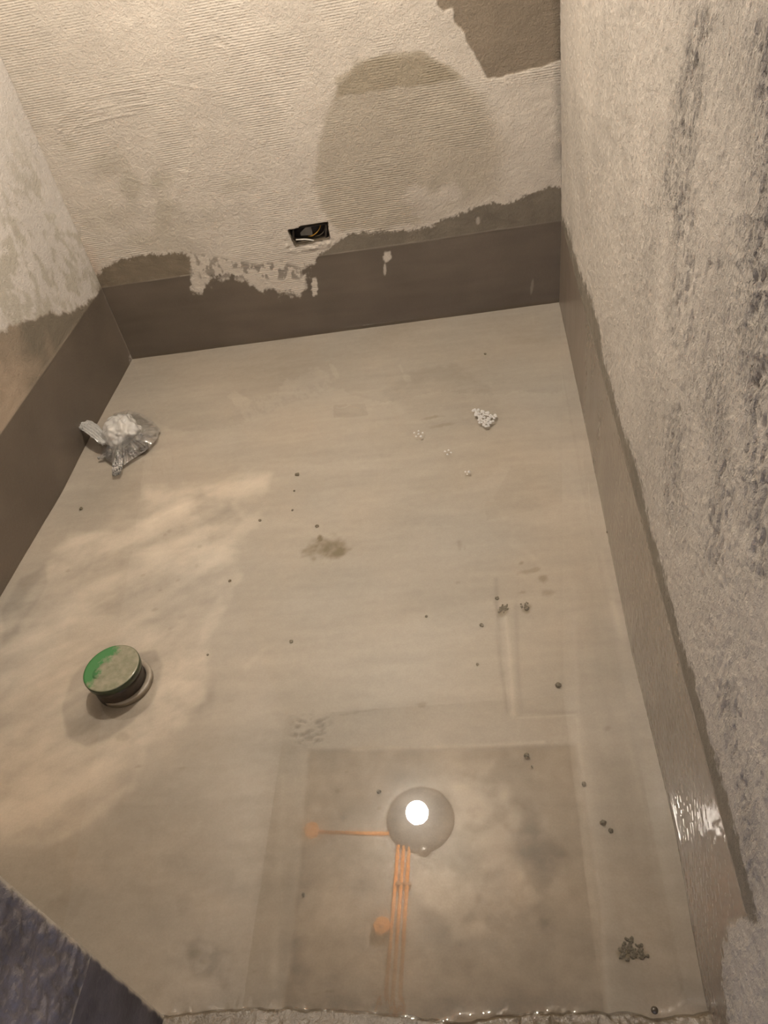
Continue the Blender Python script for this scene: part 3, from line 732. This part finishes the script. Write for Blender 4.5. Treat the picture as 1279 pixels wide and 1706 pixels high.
nt.links.new(rp.outputs[0], mxc.inputs[0]); nt.links.new(mxc.outputs[2], b.inputs['Base Color'])
b.inputs['Roughness'].default_value = .16
M_cap = mc
M_capside = simple_mat('cap_side_green', (0.035, 0.05, 0.022), 0.3, .6, 40)
CX, CY = -0.909, 1.046
pipe = empty('drain_pipe', (CX, CY, -.012))
tag(pipe, 'capped drain pipe stub with worn green paint standing in the water', 'drain pipe')
bm = bmesh.new(); lathe(bm, [(.0, -.01), (.060, -.01), (.061, .010), (.0605, .030), (.0625, .040), (.062, .051), (.0, .052)], 64, (0, 0, 0)); obj('pipe', bm, M_pvc, pipe)
bm = bmesh.new(); lathe(bm, [(.054, .0), (.0665, .0), (.0670, .0125), (.0655, .0145), (.062, .015), (.054, .0145), (.054, .0)], 64); o = obj('collar', bm, M_collar, pipe); o.location = (.0085, .003, 0)
bm = bmesh.new(); lathe(bm, [(.055, .050), (.064, .0515), (.0668, .055), (.0676, .066), (.0672, .0695), (.0660, .0704), (.064, .0700)], 64); tag(obj('cap_rim', bm, M_capside, pipe), 'dark green cap rim')
bm = bmesh.new(); lathe(bm, [(.0665, .0685), (.0662, .0708), (.062, .0706), (.05, .0700), (.03, .0698), (0, .0698)], 64); tag(obj('cap_disc', bm, M_cap, pipe), 'flat cap top with a green paint patch')
bm = bmesh.new(); lathe(bm, [(.0, .0735), (.008, .0732), (.014, .072), (.017, .0702)], 24, (-.026, -.012, 0))
M_drop = clear_mat('droplet', 1.33, .0, (1, 1, 1))
obj('water_drop', bm, M_drop, pipe)

# ------------------------------------------------------------------ plastic bag
M_film = clear_mat('clear_film', 1.9, .05, (.97, .97, .97), white=.12, bump=.005, bscale=60, wcol=(.95, .95, .95))
M_milky = clear_mat('milky_film', 1.8, .07, (.97, .97, .97), white=.66, bump=.009, bscale=60, wcol=(.96, .95, .93))
M_sand = simple_mat('sand_fill', (.60, .54, .44), .8, .25, 60, bump=.003)
M_darkc = simple_mat('dark_contents', (.09, .075, .055), .6, .4, 50, bump=.004)
bc = fl(205, 742)
bag = empty('plastic_bag', (bc[0], bc[1], 0))
tag(bag, 'crumpled clear plastic bag of sand lying in the water by the left wall', 'bag')
def bl_(px, py, z=0.0):
    return fl(px, py, z) - np.array([bc[0], bc[1], 0])
def crumple(v, amp, sc, seed=0):
    from mathutils import noise as mn
    p = Vector(v) * sc + Vector((seed * 3.1, seed * 1.7, seed))
    a = mn.noise(p); b2 = mn.noise(p * 2.1 + Vector((5, 5, 5))); c = mn.noise(p * 4.3)
    return amp * ((1 - abs(a) * 2) * .6 + (abs(b2)) * .7 + .3 * c)
def blob_mesh(name, centre, rad, mat, amp, sc, seed, zmin, sub=5, par=bag, tilt=0):
    bm = bmesh.new(); bmesh.ops.create_icosphere(bm, subdivisions=sub, radius=1.0)
    for v in bm.verts:
        n = v.co.normalized(); r = 1 + crumple(n, amp, sc, seed)
        c = Vector((n.x * rad[0] * r, n.y * rad[1] * r, n.z * rad[2] * r))
        c = Matrix.Rotation(tilt, 3, 'Z') @ c + Vector(centre)
        if c.z < zmin: c.z = zmin + (c.z - zmin) * .06
        v.co = c
    return obj(name, bm, mat, par)
b1 = bl_(204, 736)
blob_mesh('sand', (b1[0], b1[1] + .004, .020), (.045, .046, .034), M_sand, .35, 1.6, 2, -.010, 4)
b2_ = bl_(204, 722, .030)
blob_mesh('bag_body', (b2_[0], b2_[1], .034), (.056, .062, .050), M_milky, .26, 1.3, 5, -.011, 5)
b3_ = bl_(226, 744, .01)
blob_mesh('dark_contents', (b3_[0], b3_[1], .004), (.032, .022, .016), M_darkc, .5, 2.0, 9, -.009, 4)
# pleated skirt of clear film spread to the right
out_px = [(172, 762), (165, 738), (172, 712), (190, 690), (214, 684), (236, 690), (254, 702), (267, 716), (262, 732), (246, 750), (224, 764), (206, 776), (188, 774)]
bm = bmesh.new(); ctr = bl_(210, 735, .02); NR = 14; NA = 156
rim_p = [bl_(x, y, 0) for x, y in out_px]; rings = []
for i in range(NR + 1):
    f = i / NR; ring = []
    for k in range(NA):
        a = k / NA * len(rim_p); i0 = int(a); w = a - i0; w = w * w * (3 - 2 * w)
        e = rim_p[i0 % len(rim_p)] * (1 - w) + rim_p[(i0 + 1) % len(rim_p)] * w
        p = ctr * (1 - f) + e * f
        hgt = .036 * (1 - f ** 2.6) + .0045 * math.sin(k * 2 * math.pi / NA * 26 + 2 * math.sin(k * .11)) * f * (1 - f ** 6) * 2.4
        hgt += .0025 * math.sin(k * .9 + i * .7) * f * (1 - f)
        ring.append(bm.verts.new((p[0], p[1], max(hgt, 0) + .0025)))
    rings.append(ring)
for A, B in zip(rings[1:-1], rings[2:]):
    for k in range(NA): bm.faces.new((A[k], A[(k + 1) % NA], B[(k + 1) % NA], B[k]))
for v in rings[0]: bm.verts.remove(v)
obj('bag_skirt', bm, M_film, bag)
def sheet(name, pts, widths, seed, mat, zc=.004, pleat=5, cross=None, n=28, m=22):
    """a twisted ruffled strip of film along a path"""
    bm = bmesh.new(); P3 = [Vector(p) for p in pts]; rows = []
    for i in range(n + 1):
        f = i / n * (len(P3) - 1); i0 = min(int(f), len(P3) - 2); w = f - i0
        c = P3[i0].lerp(P3[i0 + 1], w); wd = widths[i0] * (1 - w) + widths[i0 + 1] * w
        t = (P3[i0 + 1] - P3[i0]).normalized(); sd = t.cross(Vector((0, 0, 1))); sd.normalize(); up = sd.cross(t)
        row = []
        for j in range(m + 1):
            g = j / m * 2 - 1
            row.append(bm.verts.new(c + sd * wd * g + up * (zc * math.sin(g * pleat * 3 + seed + i * .25) + .35 * zc * math.sin(i * 1.3 + g * 7))))
        rows.append(row)
    for A, B in zip(rows[:-1], rows[1:]):
        for j in range(m): bm.faces.new((A[j], A[j + 1], B[j + 1], B[j]))
    o = obj(name, bm, mat, bag)
    md = o.modifiers.new('thickness', 'SOLIDIFY'); md.thickness = .0006
    return o
sheet('bag_neck', [bl_(176, 738, .035), bl_(166, 728, .045), bl_(155, 717, .05), bl_(143, 708, .055), bl_(131, 711, .05)], [.012, .020, .024, .022, .012], 1, M_milky, .006)
sheet('bag_corner', [bl_(200, 756, .02), bl_(197, 770, .010), bl_(195, 780, .004), bl_(193, 792, .003)], [.016, .019, .017, .013], 2, M_milky if False else M_film, .003)
sheet('bag_corner', [bl_(186, 752, .012), bl_(176, 758, .006), bl_(163, 764, .003)], [.020, .014, .004], 4, M_film, .003)

# ------------------------------------------------------------------ foam patches
M_bub = clear_mat('bubble_film', 1.9, .03, (1, 1, 1), white=.72, wcol=(1, 1, 1))
def bubble_bm(r):
    bm = bmesh.new(); n = 14
    prof = [(r * math.cos(a), r * math.sin(a)) for a in [math.pi / 2 * k / 5 for k in range(6)]]
    lathe(bm, [(r * 1.18, -.0002), (r * 1.04, .0006)] + prof[1:-1] + [(0, r)], n)
    return bm
def foam(label, px, py, pts, seed):
    rnd = random.Random(seed); c = fl(px, py, 0)
    root = empty('foam_patch', (c[0], c[1], .0))
    tag(root, label, 'foam', 'foam patches floating on the water')
    proto = {}
    placed = []
    for (x, y, r) in pts:
        p = fl(x, y, 0); key = round(r * 1000)
        if key not in proto:
            o = obj('bubble', bubble_bm(key / 1000.0), M_bub, root); proto[key] = o
        else:
            o = proto[key].copy(); scn.collection.objects.link(o); o.parent = root
        o.location = (p[0] - c[0], p[1] - c[1], 0)
def scatter(poly, n, rmin, rmax, seed):
    rnd = random.Random(seed); out = []
    xs = [p[0] for p in poly]; ys = [p[1] for p in poly]; k = 0
    while len(out) < n and k < 6000:
        k += 1
        x, y = rnd.uniform(min(xs), max(xs)), rnd.uniform(min(ys), max(ys)); r = rnd.uniform(rmin, rmax)
        if poly_sd(np.array([[x, y]]), poly)[0] < 0: continue
        if any((x - a) ** 2 + ((y - b) * 1.35) ** 2 < ((r + c) * 560 * .55) ** 2 for a, b, c in out): continue
        out.append((x, y, r))
    return out
foam('largest foam patch, a triangle of bubbles on the far right water', 806, 696, scatter([(782, 682), (800, 683), (818, 689), (831, 691), (821, 702), (811, 713), (802, 709), (794, 696)], 60, .0026, .0052, 3) + [(806, 708, .005)], 1)
foam('round foam cluster left of the largest foam patch', 697, 723, [(697, 718, .003), (690, 721, .003), (704, 721, .003), (693, 727, .003), (701, 727, .004), (697, 723, .003)], 2)
foam('small foam cluster second nearest the camera', 746, 754, [(741, 752, .003), (747, 750, .003), (751, 754, .003), (745, 757, .003)], 3)
foam('smallest foam cluster, lowest of the four', 778, 787, [(775, 786, .003), (781, 786, .004), (778, 790, .002)], 4)

# ------------------------------------------------------------------ mortar crumbs on the floor
M_crumb = simple_mat('mortar_crumb', (.15, .13, .095), .8, .4, 200)
def crumb(px, py, rpx, label, grains=1, seed=0, sy=.75):
    c = fl(px, py, -.012); rnd = random.Random(seed * 7 + 3)
    dist = np.linalg.norm(c - CAM); r = rpx / FOC * dist
    def grain(rr, loc, par, nm):
        bm = bmesh.new(); bmesh.ops.create_icosphere(bm, subdivisions=2, radius=rr)
        for v in bm.verts:
            v.co *= 1 + rnd.uniform(-.25, .25); v.co.z = max(v.co.z, -rr * .5) * .7
        o = obj(nm, bm, M_crumb, par, False); o.location = loc; return o
    if grains == 1:
        o = grain(r, (c[0], c[1], -.012 + r * .25), None, 'mortar_crumb')
        return tag(o, label, 'crumb', 'dark mortar crumbs on the flooded floor')
    root = tag(empty('grit_pile', (c[0], c[1], -.0125)), label, 'grit', 'dark grit piles on the flooded floor')
    for g in range(grains):
        a = rnd.uniform(0, 6.28); q = rnd.random() ** .8 * r * (1 + .25 * math.sin(3 * a + seed))
        grain(rnd.uniform(.05, .12) * r * (1.7 if grains < 40 else 1), (q * math.cos(a), q * math.sin(a) * sy * 1.4, r * .05), root, 'grain')
    return root
crumb(838, 1012, 11, 'dark grit pile at the top of the straight ridge, left of its pair', 26, 1)
crumb(876, 1010, 10, 'dark grit pile right of the straight ridge, right of its pair', 22, 2)
crumb(1055, 1583, 21, 'largest dark grit pile near the right front corner', 90, 3, .45)
for i, (x, y, r, lb) in enumerate([(495, 791, 3.6, 'dark crumb above the brown dirt spot, farthest of its row'), (490, 818, 1.8, 'tiny dark crumb below the farthest crumb of the row above the dirt spot'),
        (528, 877, 3.2, 'dark crumb touching the top of the brown dirt spot'), (487, 850, 1.8, 'tiny dark crumb up left of the brown dirt spot'), (433, 867, 2.4, 'small dark crumb left of the brown dirt spot'),
        (710, 1027, 2.2, 'lone small dark crumb in the middle of the floor'), (802, 1042, 3.4, 'dark crumb left of the upper end of the straight ridge'), (828, 997, 3.4, 'dark crumb just above the left grit pile'),
        (930, 1142, 4.4, 'dark crumb inside the sunken rectangle right of the straight ridge'), (877, 1259, 4.4, 'round black crumb just below the upper edge of the dark tray'), (886, 1277, 1.8, 'tiny crumb below the round black crumb in the tray'),
        (808, 590, 2.2, 'dark crumb nearest the back wall, right half'), (135, 848, 3.0, 'dark crumb between the bag and the left wall edge'), (485, 1069, 3.0, 'small dark crumb right of the drain pipe, mid floor'),
        (1004, 1371, 4.6, 'dark crumb near the right wall, upper of a close pair'), (1017, 1384, 3.6, 'dark crumb near the right wall, lower of a close pair'), (631, 1319, 3.4, 'dark crumb up left of the lamp reflection'),
        (1012, 887, 2.2, 'tiny crumb at the foot of the right wall'), (383, 968, 2.6, 'small crumb at the right rim of the pale dry patch'), (346, 1091, 1.8, 'tiny crumb at the right of the pale patch beside the pipe'),
        (795, 1107, 2.2, 'tiny crumb left of the straight ridge'), (505, 1490, 2.4, 'small crumb at the left edge of the dark tray'), (972, 1306, 3.4, 'small crumb on the right edge of the dark tray')]):
    crumb(x, y, r, lb, 1, 20 + i)
# pebbles on the wet sill
M_peb = simple_mat('wet_pebble', (.07, .055, .04), .25, .3, 100)
def pebble(px, py, r, label, i):
    c = fl(px, py, .012); rnd = random.Random(i); bm = bmesh.new(); bmesh.ops.create_icosphere(bm, subdivisions=3, radius=r)
    for v in bm.verts: v.co *= 1 + rnd.uniform(-.05, .05); v.co.z *= .7
    o = obj('pebble', bm, M_peb); o.location = (c[0], c[1], .012); tag(o, label, 'pebble')
pebble(1090, 1683, .0055, 'small dark wet pebble on the door sill at lower right', 1)

# ------------------------------------------------------------------ water
# outline of the pool on z = 0 with a fine curled rim (meniscus)
def pool_x_right(y): return np.interp(y, yk[::1], (0.33874511 + (y - 2.69047) * math.tan(0.02491)) * 0 + 0) 
def xr_at(y):
    base = RC[0] + (y - RC[1]) * math.tan(0.02491)
    return base - np.interp(y, yk, ok) - .0060
def xl_at(y):
    base = LC[0] - (y - LC[1]) * math.tan(0.00545)
    return base + np.interp(y, [1.2, 1.385, 1.826, 2.213, 2.65], [-.008, -.0079, .0059, -.0011, 0])
def yb_at(x): return LC[1] + (x - LC[0]) * d_b[1] / d_b[0]
def ye_at(x):
    e = np.interp(x, [-.62, -.45, -.3, -.2, -.155, -.12, -.05, .02, .1, .2, .24, .30], [.368, .376, .374, .366, .358, .354, .366, .372, .374, .366, .366, .385])
    return e - .011 + .0035 * fbm(np.atleast_1d(x), np.atleast_1d(x) * 0, 30, 3, 505)[0]
def y_front(x):   # left of the jamb the pool ends at the back face of the front wall
    return float(JY + .001) if x < JX - .001 else float(ye_at(x))
un = np.unique(np.concatenate([np.linspace(0, 1, 640), np.array([.002, .004, .006, .994, .996, .998])]))
vn = np.unique(np.concatenate([np.linspace(0, 1, 190), np.array([.0006, .0012, .0018, .0026, .0036, .9975, .9985, .9993])]))
U, V = np.meshgrid(un, vn, indexing='ij'); U, V = U.ravel(), V.ravel()
x0 = -1.38 + 1.72 * U
yf = np.array([y_front(x) for x in (-1.38 + 1.72 * un)]); yf = np.repeat(yf, len(vn))
yy = yf + (yb_at(x0) - yf) * V
XL, XR = xl_at(yy), xr_at(yy)
xx = XL + (XR - XL) * U
dl_, dr_, db_, df_ = xx - XL, XR - xx, yb_at(x0) - yy, yy - yf
rn = fbm(xx, yy, 45, 3, 701)
zz = 0.0018 * np.exp(-dl_ / .003) + (.0024 + .0016 * rn) * np.exp(-dr_ / .0035) + (.0018 + .0012 * rn * (np.abs(xx + .3) < .35)) * np.exp(-db_ / .004)
zz = zz + np.where(x0 > JX, (.0020 + 0.0026 * fbm(xx, yy * 0, 55, 2, 702) + .0016 * fbm(xx, yy * 0, 150, 1, 703)) * np.exp(-df_ / .004), .0015 * np.exp(-df_ / .003))
P = np.stack([xx, yy, zz], -1)
water = mesh_grid('water', P, len(un), len(vn), M_water)
tag(water, 'shallow clear standing water flooding the whole bathroom floor', 'water', kind='stuff')

# ------------------------------------------------------------------ ceiling fittings seen mirrored in the water
M_orange = simple_mat('orange_conduit', (.95, .33, .06), .35, .06, 40)
M_plate = simple_mat('grey_plate', (.075, .07, .065), .6, .2, 30)
M_screw = simple_mat('screw_metal', (.7, .7, .68), .3, .1, 50, .8)
M_sock = simple_mat('lamp_holder', (.07, .065, .06), .5, .1, 50)
def rp_(px, py, z): return fl(px, py, -z) * np.array([1, 1, 0]) + np.array([0, 0, z])
lamp = empty('ceiling_lamp', (BULB_POS.x, BULB_POS.y, CEIL))
tag(lamp, 'bare round bulb hanging from the ceiling on a grey plate, seen mirrored in the water', 'lamp')
pc = rp_(700, 1366, CEIL)
dz = Vector((pc[0] - BULB_POS.x, pc[1] - BULB_POS.y, 0))
bm = bmesh.new(); lathe(bm, [(0, -.022), (.17, -.020), (.182, -.014), (.185, -.001), (0, -.001)], 64, (dz.x, dz.y, 0)); obj('ceiling_plate', bm, M_plate, lamp)
ep = rp_(706, 1416, CEIL - .01)
bm = bmesh.new(); lathe(bm, [(0, -.024), (.03, -.022), (.034, -.001), (0, -.001)], 24, (ep[0] - BULB_POS.x, ep[1] - BULB_POS.y, 0)); obj('plate_ear', bm, M_plate, lamp)
bm = bmesh.new(); lathe(bm, [(0, -.032), (.012, -.031), (.020, -.024), (0, -.022)], 20, (ep[0] - BULB_POS.x, ep[1] - BULB_POS.y, 0)); obj('screw', bm, M_screw, lamp)
hz = BULB_POS.z - CEIL
bm = bmesh.new(); tube(bm, [(dz.x * .5, dz.y * .5, -.018), (dz.x * .2, dz.y * .2, -.06), (0, 0, hz + .13)], .004, 8); obj('cord', bm, M_sock, lamp)
bm = bmesh.new(); lathe(bm, [(0, hz + .135), (.016, hz + .133), (.02, hz + .12), (.02, hz + .085), (.028, hz + .07), (.040, hz + .045), (.0455, hz + .030), (.0, hz + .030)], 32); obj('bulb_holder', bm, M_sock, lamp)
m_e = bpy.data.materials.new('bulb_glow'); m_e.use_nodes = True; nt = m_e.node_tree; nt.nodes.clear()
out = N(nt, 'ShaderNodeOutputMaterial'); em = N(nt, 'ShaderNodeEmission'); em.inputs[0].default_value = (*BULB_COL, 1); em.inputs[1].default_value = BULB_STRENGTH
nt.links.new(em.outputs[0], out.inputs[0])
bm = bmesh.new(); lathe(bm, [(.0455, hz + .029), (.054, hz + .012), (.057, hz - .006), (.053, hz - .028), (.042, hz - .045), (.024, hz - .056), (0, hz - .060)], 40); obj('bulb', bm, m_e, lamp)

# conduits: three parallel runs and one side run with junction boxes
zc = CEIL - .012
def conduit(a, b, label):
    bm = bmesh.new(); tube(bm, [a, b], .0092, 14); return tag(obj('conduit', bm, M_orange), label, 'conduit', 'orange conduits on the ceiling')
pend = None
A_ = [rp_(663.5, 1408, zc), rp_(672.5, 1410, zc), rp_(681.5, 1412, zc)]
B_ = [rp_(641, 1680, zc), rp_(653, 1680, zc), rp_(665, 1680, zc)]
for a, b2, lb in zip(A_, B_, ('leftmost of three orange conduits running from the lamp plate toward the door', 'middle of three orange conduits running from the lamp plate toward the door', 'rightmost of three orange conduits running from the lamp plate toward the door')):
    conduit(a, b2, lb)
conduit(rp_(530, 1386, zc), rp_(648, 1389, zc), 'single orange conduit running sideways from the lamp plate')
def jbox(px, py, label):
    c = rp_(px, py, CEIL); o = empty('junction_box', (c[0], c[1], CEIL)); tag(o, label, 'junction box')
    bm = bmesh.new(); lathe(bm, [(0, -.030), (.040, -.030), (.044, -.027), (.044, -.001), (0, -.001)], 8); obj('box_body', bm, M_orange, o, False)
    bm = bmesh.new(); lathe(bm, [(0, -.034), (.012, -.033), (.014, -.029), (0, -.029)], 12); obj('knockout', bm, M_orange, o)
jbox(520, 1385, 'orange octagonal junction box at the end of the sideways conduit')
jbox(637, 1545, 'orange octagonal junction box beside the three parallel conduits')
# saddle clamps across the three conduits
M_clamp = simple_mat('clamp', (.35, .16, .06), .5, .1, 50)
cl_a, cl_b = rp_(661, 1475, CEIL), rp_(684, 1475, CEIL)
bm = bmesh.new(); box(bm, ((cl_a + cl_b) / 2 - np.array([0, 0, .012])).tolist(), (np.linalg.norm(cl_b - cl_a) + .01, .012, .023)); tag(obj('conduit_clamp', bm, M_clamp, None, False), 'brown clamp strapping the three orange conduits to the ceiling', 'clamp')
